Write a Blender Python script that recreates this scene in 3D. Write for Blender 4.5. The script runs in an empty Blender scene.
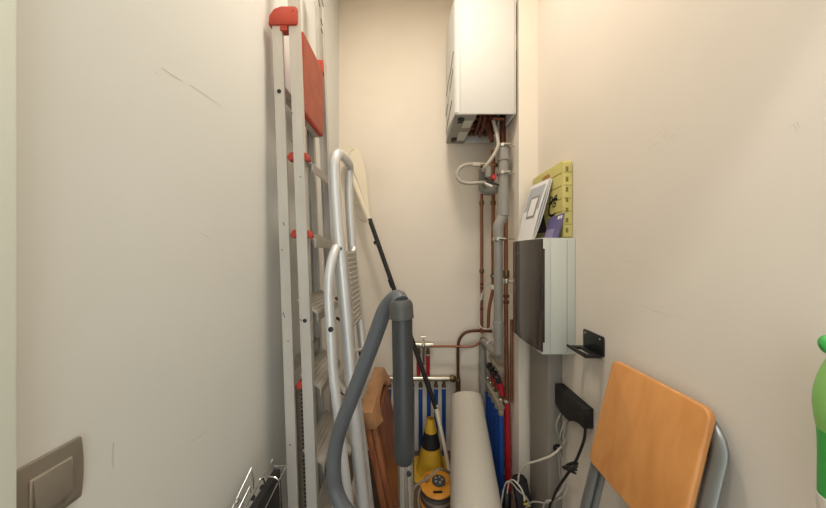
import bpy, bmesh, math, random
from mathutils import Vector, Matrix
random.seed(7)
PI = math.pi
F = 269.0            # focal length in pixels of the 826 x 508 frame
EYE = 1.55
SC = bpy.context.scene
COL = SC.collection

def P(px, py, d):
    return Vector(((px-413)*d/F, d, EYE-(py-254)*d/F))
def PX(px, py, X):
    d = X*F/(px-413)
    return Vector((X, d, EYE-(py-254)*d/F))
def V(*a): return Vector(a)

# ---------------------------------------------------------------- materials
def lin(c):
    return tuple((v/12.92 if v <= .04045 else ((v+.055)/1.055)**2.4) for v in c)
def rgb(r, g, b): return lin((r/255, g/255, b/255))

def mat(name, c, rough=.5, metal=0.0, var=0.0, scale=8.0, bump=0.0, bscale=60.0, stretch=(1,1,1), spec=.5, c2=None, coat=0.0):
    m = bpy.data.materials.new(name); m.use_nodes = True
    nt = m.node_tree; b = nt.nodes['Principled BSDF']
    b.inputs['Base Color'].default_value = (*c, 1)
    b.inputs['Roughness'].default_value = rough
    b.inputs['Metallic'].default_value = metal
    b.inputs['Specular IOR Level'].default_value = spec
    b.inputs['Coat Weight'].default_value = coat
    if var or bump or c2:
        tc = nt.nodes.new('ShaderNodeTexCoord'); mp = nt.nodes.new('ShaderNodeMapping')
        mp.inputs['Scale'].default_value = stretch
        nt.links.new(tc.outputs['Object'], mp.inputs['Vector'])
    if var or c2:
        n = nt.nodes.new('ShaderNodeTexNoise'); n.inputs['Scale'].default_value = scale; n.inputs['Detail'].default_value = 5
        nt.links.new(mp.outputs['Vector'], n.inputs['Vector'])
        r = nt.nodes.new('ShaderNodeValToRGB')
        lo = tuple(max(0, v*(1-var)) for v in c); hi = c2 or tuple(min(1, v*(1+var)) for v in c)
        r.color_ramp.elements[0].position = .3; r.color_ramp.elements[1].position = .7
        r.color_ramp.elements[0].color = (*lo, 1); r.color_ramp.elements[1].color = (*hi, 1)
        nt.links.new(n.outputs['Fac'], r.inputs['Fac']); nt.links.new(r.outputs['Color'], b.inputs['Base Color'])
    if bump:
        n2 = nt.nodes.new('ShaderNodeTexNoise'); n2.inputs['Scale'].default_value = bscale; n2.inputs['Detail'].default_value = 4
        nt.links.new(mp.outputs['Vector'], n2.inputs['Vector'])
        bp = nt.nodes.new('ShaderNodeBump'); bp.inputs['Strength'].default_value = bump; bp.inputs['Distance'].default_value = .01
        nt.links.new(n2.outputs['Fac'], bp.inputs['Height']); nt.links.new(bp.outputs['Normal'], b.inputs['Normal'])
    return m

M = {}
M['wall_b'] = mat('plaster_cream', rgb(229,219,204), .85, var=.03, scale=2.2, bump=.05, bscale=9)
M['wall_l'] = mat('plaster_white', rgb(219,219,213), .85, var=.02, scale=2.0, bump=.05, bscale=9)
M['wall_r'] = mat('plaster_right', rgb(222,212,199), .85, var=.03, scale=2.0, bump=.05, bscale=9)
M['scuff'] = mat('scuff', rgb(198,192,183), .9)
M['trim_cool'] = mat('jamb_cool_lit', rgb(214,219,208), .5)  # cool light on the jamb put into its paint as greenish white
M['floor'] = mat('floor_boards', rgb(96,78,64), .6, var=.2, scale=5, stretch=(1,6,1))
M['ceil'] = mat('ceiling_paint', rgb(238,232,222), .9)
M['alu'] = mat('ladder_aluminium', rgb(194,190,182), .5, .3, var=.08, scale=14, stretch=(1,1,.15), bump=.03, bscale=80)
M['alu_d'] = mat('tread_aluminium', rgb(178,172,162), .5, .3, var=.08, scale=20)
M['alu_b'] = mat('bright_aluminium', rgb(212,213,213), .34, .45, var=.04, scale=10, stretch=(1,1,.1))
M['red_p'] = mat('red_plastic', rgb(172,58,40), .5, var=.08, scale=20)
M['platform'] = mat('red_platform', rgb(156,80,58), .6, var=.12, scale=18, bump=.2, bscale=120)
M['black'] = mat('black_plastic', rgb(26,25,26), .4)
M['black_m'] = mat('matt_black', rgb(24,23,23), .65)
M['chrome'] = mat('chrome', rgb(205,205,200), .18, 1.0)
M['steel'] = mat('brushed_steel', rgb(196,194,188), .2, 1.0)
M['nickel'] = mat('nickel', rgb(196,188,172), .3, .8)
M['copper'] = mat('copper', rgb(138,90,66), .42, .75, var=.2, scale=14, stretch=(1,1,.4))
M['copper_d'] = mat('dark_copper', rgb(100,60,46), .5, .6, var=.25, scale=16)  # darker, browner copper with uneven tone
M['brass'] = mat('brass', rgb(118,96,68), .4, .8)
M['pvc'] = mat('grey_pvc', rgb(140,137,130), .5, var=.04, scale=9)
M['foam'] = mat('grey_foam', rgb(132,132,124), .8, var=.06, scale=20)
M['hose_b'] = mat('braided_hose', rgb(166,160,148), .6, var=.1, scale=90)
M['boiler'] = mat('boiler_enamel', rgb(208,207,202), .65)
M['boiler_s'] = mat('boiler_seam_grey', rgb(166,162,154), .6)  # mid grey of the boiler's door seam, back rail and swoosh arcs
M['panel_g'] = mat('grey_panel', rgb(148,145,138), .55)
M['label_w'] = mat('label_white', rgb(205,202,194), .6)
M['dark_in'] = mat('dark_interior', rgb(52,46,42), .8)
M['blue'] = mat('blue_pipe', rgb(24,72,150), .5, var=.1, scale=12)
M['redpipe'] = mat('red_pipe', rgb(170,26,36), .45, var=.08, scale=12)
M['redvalve'] = mat('red_handle', rgb(186,52,44), .5)
M['whitepl'] = mat('white_plastic', rgb(218,214,204), .45)
M['box_g'] = mat('box_grey', rgb(194,196,186), .5)
M['smoke'] = mat('smoked_door', rgb(52,43,40), .16, coat=.3)
M['trunk'] = mat('trunking_grey', rgb(140,133,124), .6, var=.04)
M['cable_g'] = mat('grey_cable', rgb(154,150,142), .5)
M['cable_w'] = mat('white_cable', rgb(206,198,184), .5)
M['yellowcase'] = mat('yellow_case', rgb(198,187,112), .5, var=.06, scale=16)
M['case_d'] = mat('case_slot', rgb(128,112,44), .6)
M['handle_br'] = mat('case_handle', rgb(160,120,52), .5)
M['paper'] = mat('paper', rgb(232,230,228), .7)
M['paper_g'] = mat('paper_grey_print', rgb(176,178,184), .7)
M['paper_d'] = mat('paper_frame_print', rgb(146,141,136), .7)
M['purple'] = mat('purple_print', rgb(100,94,140), .5, var=.12, scale=12)
M['purple2'] = mat('lilac_print', rgb(140,132,172), .5)
M['rug'] = None
M['vac'] = mat('vacuum_grey', rgb(48,50,52), .34, var=.03)
M['vac_c'] = mat('vacuum_collar', rgb(68,68,65), .42)
M['hose'] = mat('hose_grey', rgb(86,89,92), .42)
M['cream_pl'] = mat('cream_plastic', rgb(226,216,192), .45)
M['yellow'] = mat('cone_yellow', rgb(204,162,44), .5, var=.08, scale=18)
M['reel'] = mat('reel_orange', rgb(216,146,44), .5, var=.06, scale=18)
M['reelcable'] = mat('reel_cable', rgb(86,78,72), .55)
M['cable_br'] = mat('cable_taupe', rgb(134,120,106), .55)
M['tube_g'] = mat('chair_tube', rgb(134,136,134), .32, .55)
M['tube_d'] = mat('chair_groove', rgb(70,72,72), .5, .4)
M['green_l'] = mat('light_green', rgb(132,186,100), .38)
M['green_d'] = mat('deep_green', rgb(58,164,72), .45, bump=.2, bscale=300)
M['switch'] = mat('champagne_metal', rgb(146,138,126), .42, .35)
M['switch_r'] = mat('champagne_edge', rgb(214,206,192), .3, .6)
M['ytext'] = mat('yellow_letters', rgb(214,190,70), .6)
M['brown_strap'] = mat('strap_brown', rgb(116,104,92), .8, var=.2, scale=60)

def wood(name, c1, c2, sc, stretch, rough=.45, coat=.1):
    m = bpy.data.materials.new(name); m.use_nodes = True; nt = m.node_tree; b = nt.nodes['Principled BSDF']
    tc = nt.nodes.new('ShaderNodeTexCoord'); mp = nt.nodes.new('ShaderNodeMapping'); mp.inputs['Scale'].default_value = stretch
    nt.links.new(tc.outputs['Object'], mp.inputs['Vector'])
    n = nt.nodes.new('ShaderNodeTexNoise'); n.inputs['Scale'].default_value = sc; n.inputs['Detail'].default_value = 6; n.inputs['Distortion'].default_value = .6
    nt.links.new(mp.outputs['Vector'], n.inputs['Vector'])
    r = nt.nodes.new('ShaderNodeValToRGB'); r.color_ramp.elements[0].color = (*c1, 1); r.color_ramp.elements[1].color = (*c2, 1)
    r.color_ramp.elements[0].position = .32; r.color_ramp.elements[1].position = .68
    nt.links.new(n.outputs['Fac'], r.inputs['Fac']); nt.links.new(r.outputs['Color'], b.inputs['Base Color'])
    b.inputs['Roughness'].default_value = rough; b.inputs['Coat Weight'].default_value = coat
    return m
M['beech'] = wood('beech_veneer', rgb(200,134,72), rgb(216,152,88), 3.0, (6,6,1.0), .4, .2)
M['teak'] = wood('teak', rgb(152,108,70), rgb(182,136,94), 4.0, (6,1.2,1.2), .5)
M['teak_d'] = wood('teak_dark', rgb(118,68,38), rgb(150,92,56), 4.0, (8,8,.8), .5)

def rugmat():
    m = bpy.data.materials.new('ribbed_rug'); m.use_nodes = True; nt = m.node_tree; b = nt.nodes['Principled BSDF']
    uv = nt.nodes.new('ShaderNodeTexCoord')
    w = nt.nodes.new('ShaderNodeTexWave'); w.wave_type = 'BANDS'; w.bands_direction = 'X'; w.inputs['Scale'].default_value = 26; w.inputs['Distortion'].default_value = .5
    w.inputs['Detail'].default_value = 1; nt.links.new(uv.outputs['UV'], w.inputs['Vector'])
    w2 = nt.nodes.new('ShaderNodeTexWave'); w2.wave_type = 'BANDS'; w2.bands_direction = 'Y'; w2.inputs['Scale'].default_value = 40; w2.inputs['Distortion'].default_value = .4
    nt.links.new(uv.outputs['UV'], w2.inputs['Vector'])
    a = nt.nodes.new('ShaderNodeMath'); a.operation = 'ADD'; nt.links.new(w.outputs['Fac'], a.inputs[0]); nt.links.new(w2.outputs['Fac'], a.inputs[1])
    a2 = nt.nodes.new('ShaderNodeMath'); a2.operation = 'MULTIPLY'; a2.inputs[1].default_value = .5; nt.links.new(a.outputs[0], a2.inputs[0])
    r = nt.nodes.new('ShaderNodeValToRGB'); r.color_ramp.elements[0].color = (*rgb(196,187,172), 1); r.color_ramp.elements[1].color = (*rgb(210,202,188), 1)
    nt.links.new(a2.outputs[0], r.inputs['Fac']); nt.links.new(r.outputs['Color'], b.inputs['Base Color'])
    bp = nt.nodes.new('ShaderNodeBump'); bp.inputs['Strength'].default_value = .5; bp.inputs['Distance'].default_value = .004
    nt.links.new(a2.outputs[0], bp.inputs['Height']); nt.links.new(bp.outputs['Normal'], b.inputs['Normal'])
    b.inputs['Roughness'].default_value = .9
    return m
M['rug'] = rugmat()

# ---------------------------------------------------------------- mesh builder
def frame_from(t, hint=None):
    t = t.normalized()
    h = hint or (Vector((0,0,1)) if abs(t.z) < .9 else Vector((1,0,0)))
    a = (h - t*h.dot(t))
    if a.length < 1e-6: a = Vector((0,1,0)) - t*t.y
    a.normalize(); return a, t.cross(a).normalized()

def smooth_path(pts, n=6):
    """Catmull-Rom through the points"""
    pts = [Vector(p) for p in pts]
    if len(pts) < 3: return pts
    out = []
    q = [pts[0]*2-pts[1]] + pts + [pts[-1]*2-pts[-2]]
    for i in range(1, len(q)-2):
        p0, p1, p2, p3 = q[i-1], q[i], q[i+1], q[i+2]
        for k in range(n):
            t = k/n
            out.append(.5*((2*p1)+(p2-p0)*t+(2*p0-5*p1+4*p2-p3)*t*t+(3*p1-p0-3*p2+p3)*t**3))
    out.append(pts[-1]); return out

class MB:
    def __init__(s): s.v = []; s.f = []; s.m = []; s.uv = {}
    def add(s, vs, fs, mi=0):
        o = len(s.v); s.v += [Vector(x) for x in vs]
        for f in fs: s.f.append(tuple(i+o for i in f)); s.m.append(mi)
        return s
    def box(s, c, size, R=None, mi=0):
        x, y, z = [k/2 for k in size]; R = R or Matrix.Identity(3); c = Vector(c)
        vs = [c+R@Vector((a*x, b*y, e*z)) for a in (-1,1) for b in (-1,1) for e in (-1,1)]
        return s.add(vs, [(0,1,3,2),(4,6,7,5),(0,4,5,1),(2,3,7,6),(0,2,6,4),(1,5,7,3)], mi)
    def bb(s, lo, hi, mi=0):
        return s.box([(a+b)/2 for a, b in zip(lo, hi)], [abs(b-a) for a, b in zip(lo, hi)], None, mi)
    def prism(s, poly, off, mi=0):
        """closed polygon (list of Vectors) extruded by off"""
        n = len(poly); off = Vector(off); vs = [Vector(p) for p in poly]+[Vector(p)+off for p in poly]
        fs = [tuple(range(n))[::-1], tuple(range(n, 2*n))]+[(i, (i+1) % n, n+(i+1) % n, n+i) for i in range(n)]
        return s.add(vs, fs, mi)
    def loft(s, rings, mi=0, cap=True, closed=False):
        n = len(rings[0]); vs = [p for r in rings for p in r]; fs = []
        k = len(rings); 
        for j in range(k-1 if not closed else k):
            a = j*n; b = ((j+1) % k)*n
            for i in range(n): fs.append((a+i, a+(i+1) % n, b+(i+1) % n, b+i))
        if cap and not closed: fs += [tuple(range(n))[::-1], tuple(range((k-1)*n, k*n))]
        return s.add(vs, fs, mi)
    def tube(s, pts, r, seg=12, closed=False, hint=None, flat=1.0, mi=0):
        """r number or list; flat scales the section along the hint direction"""
        pts = [Vector(p) for p in pts]; n = len(pts); rs = r if isinstance(r, (list, tuple)) else [r]*n
        rings = []; a = None
        for i, p in enumerate(pts):
            if closed: t = pts[(i+1) % n]-pts[i-1]
            else: t = pts[min(i+1, n-1)]-pts[max(i-1, 0)]
            if hint is not None: a, b = frame_from(t, Vector(hint))
            else:
                a, b = frame_from(t, a)
            rings.append([p+(a*math.cos(2*PI*k/seg)*flat+b*math.sin(2*PI*k/seg))*rs[i] for k in range(seg)])
        return s.loft(rings, mi, True, closed)
    def lathe(s, base, axis, prof, seg=24, mi=0):
        """prof: (radius, height along axis)"""
        base = Vector(base); ax = Vector(axis).normalized(); a, b = frame_from(ax)
        rings = [[base+ax*h+(a*math.cos(2*PI*k/seg)+b*math.sin(2*PI*k/seg))*max(r, 1e-4) for k in range(seg)] for r, h in prof]
        return s.loft(rings, mi)
    def ball(s, c, r, mi=0, sc=(1,1,1)):
        vs = []; n = 10; k = 6
        rings = [[Vector(c)+Vector((r*math.sin(PI*j/k)*math.cos(2*PI*i/n)*sc[0], r*math.sin(PI*j/k)*math.sin(2*PI*i/n)*sc[1], r*math.cos(PI*j/k)*sc[2])) for i in range(n)] for j in range(1, k)]
        return s.loft(rings, mi)
    def torus(s, c, axis, R, r, seg=24, sub=8, mi=0):
        a, b = frame_from(Vector(axis)); c = Vector(c)
        return s.tube([c+(a*math.cos(2*PI*k/seg)+b*math.sin(2*PI*k/seg))*R for k in range(seg)], r, sub, closed=True, mi=mi)

def rounded_rect(u0, u1, v0, v1, r, n=5):
    out = []
    for cx, cy, a0 in ((u1-r, v1-r, 0), (u0+r, v1-r, PI/2), (u0+r, v0+r, PI), (u1-r, v0+r, 1.5*PI)):
        for k in range(n+1):
            a = a0+PI/2*k/n; out.append((cx+r*math.cos(a), cy+r*math.sin(a)))
    return out

def wloc(o):
    p = Vector(o.location); q = o.parent
    while q: p += Vector(q.location); q = q.parent
    return p

def build(name, mb, mats, parent=None, base=None, bevel=0, seg=2, label=None, ang=35, uv=None):
    if not isinstance(mats, (list, tuple)): mats = [mats]
    off = wloc(parent) if parent else Vector(base or (0,0,0))
    me = bpy.data.meshes.new(name)
    me.from_pydata([v-off for v in mb.v], [], mb.f)
    for m in mats: me.materials.append(M[m] if isinstance(m, str) else m)
    for p, i in zip(me.polygons, mb.m): p.material_index = i
    bm = bmesh.new(); bm.from_mesh(me)
    bmesh.ops.recalc_face_normals(bm, faces=bm.faces)
    if bevel:
        ed = [e for e in bm.edges if len(e.link_faces) == 2 and e.calc_face_angle(0) > math.radians(30)]
        bmesh.ops.bevel(bm, geom=ed, offset=bevel, segments=seg, affect='EDGES', clamp_overlap=True, profile=.5)
        bmesh.ops.recalc_face_normals(bm, faces=bm.faces)
    bm.to_mesh(me); bm.free()
    for p in me.polygons: p.use_smooth = True
    me.set_sharp_from_angle(angle=math.radians(ang))
    o = bpy.data.objects.new(name, me); COL.objects.link(o)
    if parent: o.parent = parent
    else: o.location = off
    if label: o['label'] = label
    return o

def thing(name, label, cat, loc, group=None):
    o = bpy.data.objects.new(name, None); COL.objects.link(o); o.location = loc; o.empty_display_size = .05
    o['label'] = label; o['category'] = cat
    if group: o['group'] = group
    return o
def tag(o, label, cat, group=None):
    o['label'] = label; o['category'] = cat
    if group: o['group'] = group
    return o
def struct(name, mb, mats, **k):
    o = build(name, mb, mats, **k); o['kind'] = 'structure'; return o

def text_mb(body, origin, ux, uz, size, depth=.0006, shear=0.0, mi=0):
    c = bpy.data.curves.new('lettering', 'FONT'); c.body = body; c.size = 1; c.shear = shear; c.extrude = 0
    t = bpy.data.objects.new('lettering', c); COL.objects.link(t)
    dg = bpy.context.evaluated_depsgraph_get(); dg.update()
    me = bpy.data.meshes.new_from_object(t.evaluated_get(dg))
    mb = MB(); n = Vector(ux).cross(Vector(uz)).normalized()
    mb.add([Vector(origin)+Vector(ux)*v.co.x*size+Vector(uz)*v.co.y*size+n*depth for v in me.vertices], [tuple(p.vertices) for p in me.polygons], mi)
    bpy.data.objects.remove(t); bpy.data.meshes.remove(me); bpy.data.curves.remove(c)
    return mb

# ---------------------------------------------------------------- room
XL, XR, YB, CEIL = -.583, .757, 2.12, 3.55
def scuff_strip(mb, pts, nrm, w=.0012, mi=1):
    n = Vector(nrm)
    for a, b in zip(pts, pts[1:]):
        t = (b-a).normalized(); s = t.cross(n).normalized()*w
        mb.add([a-s+n*.0006, b-s*.6+n*.0006, b+s*.6+n*.0006, a+s+n*.0006], [(0,1,2,3)], mi)
w = MB().bb((XL-.12, -1.2, 0), (XL, YB+.12, CEIL))
def LW(px, py): return PX(px, py, XL)
for pl in ([(162,68),(172,75),(182,81)], [(190,85),(205,95),(222,107)], [(200,233),(206,236),(210,239)], [(192,441),(200,436),(209,428)], [(113,443),(112.6,456),(113,468)], [(155,72),(158,74)], [(250,294),(251,297)]):
    scuff_strip(w, [LW(*p) for p in pl], (1,0,0), .0009)
struct('wall_left', w, ['wall_l', 'scuff'])
w = MB().bb((XR, -1.2, 0), (XR+.12, YB+.12, CEIL))
def RW(px, py): return PX(px, py, XR)
for k in range(16):
    x = 648+random.random()*30; y = 128+random.random()*30
    scuff_strip(w, [RW(x, y), RW(x+2+random.random()*4, y-1-random.random()*4)], (-1,0,0), .0006)
for pl in ([(788,128),(794,124),(798,132)], [(797,122),(801,129)], [(668,304),(672,309)], [(624,262),(650,262)], [(652,310),(690,320)], [(640,305),(672,318)]):
    scuff_strip(w, [RW(*p) for p in pl], (-1,0,0), .0006)
struct('wall_right', w, ['wall_r', 'scuff'])
struct('wall_back', MB().bb((XL, YB, 0), (XR, YB+.12, CEIL)), 'wall_b')
struct('wall_pillar', MB().bb((.642, 1.63, 0), (XR, YB, CEIL)), 'wall_b')
struct('wall_front', MB().bb((XL, .25, 2.37), (XR, .37, CEIL)), 'wall_r')
struct('floor', MB().bb((XL-.12, -1.2, -.1), (XR+.12, YB+.12, 0)), 'floor')
struct('ceiling', MB().bb((XL-.12, -1.2, CEIL), (XR+.12, YB+.12, CEIL+.1)), 'ceil')
struct('trim_1', MB().bb((XL, .25, 0), (-.55, .3746, 2.37)), 'trim_cool', bevel=.003)

# ---------------------------------------------------------------- light switch
sw = thing('light_switch', 'brushed champagne rocker light switch on the left wall by the door frame', 'switch', (XL, .434, 1.18))
zc, yc = 1.181, .4295
prof = []
hh, hw = .0525, .0385
pl = []
for k in range(9):   # right side bows outward, the others are straight
    t = -1+2*k/8; pl.append((yc+hw+.0035*(1-t*t), zc+hh*t))
pl += [(yc-hw, zc+hh), (yc-hw, zc-hh)]
mb = MB().prism([V(XL, y, z) for y, z in pl], (.007, 0, 0)); build('cover_plate', mb, 'switch', sw, bevel=.0015)
mb = MB().prism([V(XL+.007, y, z) for y, z in rounded_rect(yc-.0262, yc+.0245, zc-.0315, zc+.0285, .002)], (.0018, 0, 0)); build('rocker_surround', mb, 'switch_r', sw, bevel=.0006, label='pale bevelled rim around the rocker')
a, b = V(XL+.0088, yc-.0237, zc-.029), V(XL+.0088, yc+.022, zc+.026)
mb = MB().prism([V(XL+.0088, yc-.0237, zc-.029), V(XL+.0158, yc-.0237, zc-.029), V(XL+.0108, yc-.0237, zc+.026), V(XL+.0088, yc-.0237, zc+.026)], (0, .0457, 0)); build('rocker', mb, 'switch', sw, bevel=.001)

# ---------------------------------------------------------------- wire rack and black panel, lower left
def wirepath(pts, r=.0026, n=5): return MB().tube(smooth_path(pts, n), r, 8)
rk = thing('wire_rack', 'folded chrome wire rack standing on the floor against the left wall', 'rack', (-.52, .8, 0))
def ext(a, b, k): return a+(b-a)*k
A1 = PX(251.3, 468, -.56); B1 = PX(232, 508, -.56); B1e = ext(A1, B1, 1.5)
m = MB().tube([V(B1e.x, B1e.y, 0), B1e, A1, PX(253.5, 482, -.552), V(-.552, PX(253.5,482,-.552).y, 0)], .0022, 8)
build('wire_frame', m, 'chrome', rk)
A2 = PX(249.5, 487, -.55); B2 = PX(239, 508, -.55)
build('wire', MB().tube([ext(A2, B2, 2), A2, A2+V(.006,.004,-.03)], .0022, 8), 'chrome', rk)
A3 = PX(272, 460.5, -.50); B3 = PX(244.5, 508, -.50); B3e = ext(A3, B3, 1.2)
m = MB().tube([V(B3e.x, B3e.y, 0), B3e, A3, A3+V(.004, .004, -.035), V(-.494, A3.y+.004, 0)], .003, 8); m.ball(A3, .0058); build('wire_frame', m, 'chrome', rk)
A4 = PX(259, 481.5, -.515); B4 = PX(245, 506, -.515)
build('wire', MB().tube(smooth_path([ext(A4, B4, 1.4), B4, A4, A4+V(.006,.01,.002), A4+V(.012,.012,-.02), A4+V(.014,.012,-.05)], 5), .003, 8), 'chrome', rk)
A5 = PX(286, 466.3, -.45); B5 = PX(265, 508, -.45); B5e = ext(A5, B5, 1.35); C5 = P(273, 466, A5.y)
build('wire_frame', MB().tube([C5, A5+V(-.004,0,0), A5, A5+(B5-A5)*.03, B5e, V(B5e.x, B5e.y, 0)], .0022, 8), 'chrome', rk)
A6 = P(263, 477, .86); C6 = P(276, 477, .86)
build('wire_frame', MB().tube(smooth_path([A6, C6-V(.012,0,0), C6+V(.004,0,-.006), C6+V(.007,.002,-.025), P(280, 508, .86), V(P(284,530,.86).x, .86, 0)], 4), .0022, 8), 'chrome', rk)
for px, py in ((237, 501), (253, 498), (262, 487)):
    build('clip', MB().ball(PX(px, py, -.535 if px < 256 else -.51), .007, sc=(1,1.4,.8)), 'black' if px > 240 else 'chrome', rk)
T0 = P(280.3, 468.5, .945); T1 = P(262, 499, .80)
T1e = ext(T0, T1, 1.3)
mb = MB().prism([T0, T1e, V(T1e.x+.035, T1e.y, 0), V(T0.x+.045, T0.y, 0)], (-.022, 0, 0))
tag(build('flat_panel', mb, 'black_m', base=(T0.x, .85, 0), bevel=.002), 'thin black panel standing upright inside the chrome wire rack', 'panel')

# ---------------------------------------------------------------- tall step ladder
ld = thing('step_ladder', 'tall folded aluminium step ladder with red plastic caps against the left wall', 'ladder', (-.43, 1.2, 0))
DN, DF = 1.05, 1.385
TOP = 2.98
def fx(z): return -.4048-.0377*(z-.824)     # front rail centre line
def rx(z): return -.4774-.033*(z-.824)     # rear rail centre line
def cshape(cx, d0, s, w=.040, dp=.024, t=.003):
    h = w/2
    return [(cx-h, d0), (cx+h, d0), (cx+h, d0+s*dp), (cx+h-t, d0+s*dp), (cx+h-t, d0+s*t), (cx-h+t, d0+s*t), (cx-h+t, d0+s*dp), (cx-h, d0+s*dp)]
def rail(fn, d0, s, name, z0=.02, z1=TOP, w=.040, dp=.024):
    r0 = [V(x, y, z0) for x, y in cshape(fn(z0), d0, s, w, dp)]; r1 = [V(x, y, z1) for x, y in cshape(fn(z1), d0, s, w, dp)]
    o = build(name, MB().loft([r0, r1]), 'alu', ld, ang=25)
    f = MB().bb((fn(0)-w/2-.003, min(d0, d0+s*.028)-.002, 0), (fn(0)+w/2+.003, max(d0, d0+s*.028)+.002, .05)); build('foot', f, 'black_m', o)
    return o
rails = [rail(fx, DN, 1, 'front_rail'), rail(rx, DN, 1, 'rear_rail', z1=2.49, w=.038, dp=.012), rail(fx, DF, -1, 'front_rail'), rail(rx, DF, -1, 'rear_rail', z1=2.49, w=.036)]
TZ = [1.925, 1.62, 1.325, 1.025, .72, .415, .11]
for i, z in enumerate(TZ):
    mb = MB(); c = fx(z); y0, y1 = DN+.025, DF-.025
    # tilted ribbed tread: back edge high, front edge low, with a folded lip
    up = .045 if z < 1.5 else .026
    prof = [(-.040, up), (.045, -.012), (.045, -.044), (.041, -.044), (.041, -.016), (-.040, up-.004)]
    mb.prism([V(c+x, y0, z+h) for x, h in prof], (0, y1-y0, 0))
    for k in range(6):
        f = k/6.0+.08; x = -.04+.085*f; h = up-(up+.012)*f
        mb.bb((c+x-.003, y0, z+h-.004), (c+x+.003, y1, z+h+.0008))
    o = build('tread', mb, 'alu_d', ld)
    if i in (0, 1, 3):
        for sd in ((1, -1) if i < 2 else (-1,)):
            cap = MB(); xx = c+.026 if sd > 0 else c-.036
            poly = [(xx-.012, z+.026), (xx+.002, z+.022), (xx+.011, z+.004), (xx+.008, z-.010), (xx-.012, z-.004)] if sd > 0 else [(xx+.016, z+.030), (xx-.004, z+.022), (xx-.012, z+.008), (xx-.006, z-.008), (xx+.016, z-.002)]
            cap.prism([V(x, DN+.006, h) for x, h in poly], (0, .03, 0)); build('tread_cap', cap, 'red_p', o, bevel=.002)
for d0, name in ((DN-.008, 'hinge_cap'), (DF-.022, 'hinge_cap')):
    z = 2.475 if d0 < 1.2 else 2.50
    xa, xb = rx(z)-.030, fx(z)+.018
    poly = [V(xa, d0, z-.034), V(xb-.006, d0, z-.034), V(xb, d0, z-.026), V(xb, d0, z+.028), V(xb-.008, d0, z+.036), V(xa+.05, d0, z+.036), V(xa+.022, d0, z+.026), V(xa+.004, d0, z)]
    mb = MB().prism(poly, (0, .036, 0)); o = build('hinge_cap', mb, 'red_p', ld, bevel=.003)
    mb = MB().bb(((xa+xb)/2-.012, d0+.004, z-.055), ((xa+xb)/2+.016, d0+.03, z-.03)); build('hinge_tongue', mb, 'red_p', o)
    for x, h in ((xa+.025, -.02), (xb-.015, -.02), (xb-.015, .02)):
        build('rivet', MB().lathe((x, d0+.001, z+h), (0,-1,0), [(.004, 0), (.004, .0015), (.002, .0025)], 10), 'red_p', o)
pf = MB().prism([V(-.468, y, z) for y, z in rounded_rect(1.095, 1.345, 2.132, 2.462, .012)], (.02, 0, 0))
pf2 = MB().prism([V(-.448, y, z) for y, z in rounded_rect(1.102, 1.338, 2.141, 2.452, .010)], (.0015, 0, 0))
o = build('platform', pf, 'red_p', ld, bevel=.004); build('platform_grip', pf2, 'platform', o)
build('platform_hinge', MB().bb((-.492, 1.1, 2.13), (-.466, 1.34, 2.155)), 'alu_d', ld)
for z in (.3, 1.1, 2.2):
    build('rear_brace', MB().bb((rx(z)-.012, DN+.004, z-.018), (rx(z)+.012, DF-.004, z+.018)), 'alu_d', ld)
for x, z in ((rx(2.18), 2.185), (fx(1.6)+.012, 1.29)):
    build('bolt', MB().lathe((x, DN-.0002, z), (0,-1,0), [(.008, 0), (.008, .002), (.005, .003)], 14), 'black', ld)
# dark scrapes on the rails
for px, py, ln, dd, hw in ((283.8,224,3,DN,.0014),(284,315,5,DN,.0014),(301,320,2,DN,.0014),(282,250,1.5,DN,.0014),(292,113,2,DN,.0014),(292,141,1.5,DN,.0014),(288,341,1.5,DN,.0014),(300.5,177,1.2,DN,.0014),(290,445,2,DN,.0014),(321.6,22,7,DF-.024,.002),(321.9,31,5,DF-.024,.002),(319,2,10,DF-.024,.002),(322.5,3,8,DF-.024,.002)):
    a = P(px-.8, py-ln/2, dd-.0005); b = P(px+.8, py+ln/2, dd-.0005); s_ = V(hw,0,.0007)
    build('scrape', MB().add([a-s_, a+s_, b+s_, b-s_], [(0,1,2,3)]), 'black_m', ld)
# woven strap with punched edges hanging between the rails
mb = MB(); z0, z1 = .25, 1.005
def sx(z): return (fx(z)+rx(z))/2-.0305
mb.loft([[V(sx(z)-.019, 1.115, z), V(sx(z)+.019, 1.115, z), V(sx(z)+.019, 1.118, z), V(sx(z)-.019, 1.118, z)] for z in (z0, .5, .75, z1)])
k = 0; z = z0
while z < z1-.01:
    for s in (-.015, .015):
        cx = sx(z)+s; mb.add([V(cx-.004, 1.1142, z-.004+.003*(k % 2)), V(cx+.004, 1.1142, z-.001), V(cx+.003, 1.1142, z+.009), V(cx-.004, 1.1142, z+.007)], [(0,1,2,3)], 1)
    z += .017; k += 1
build('strap', mb, ['brown_strap', 'black_m'], ld, label='brown woven strap with a row of dark holes along each edge')

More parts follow.
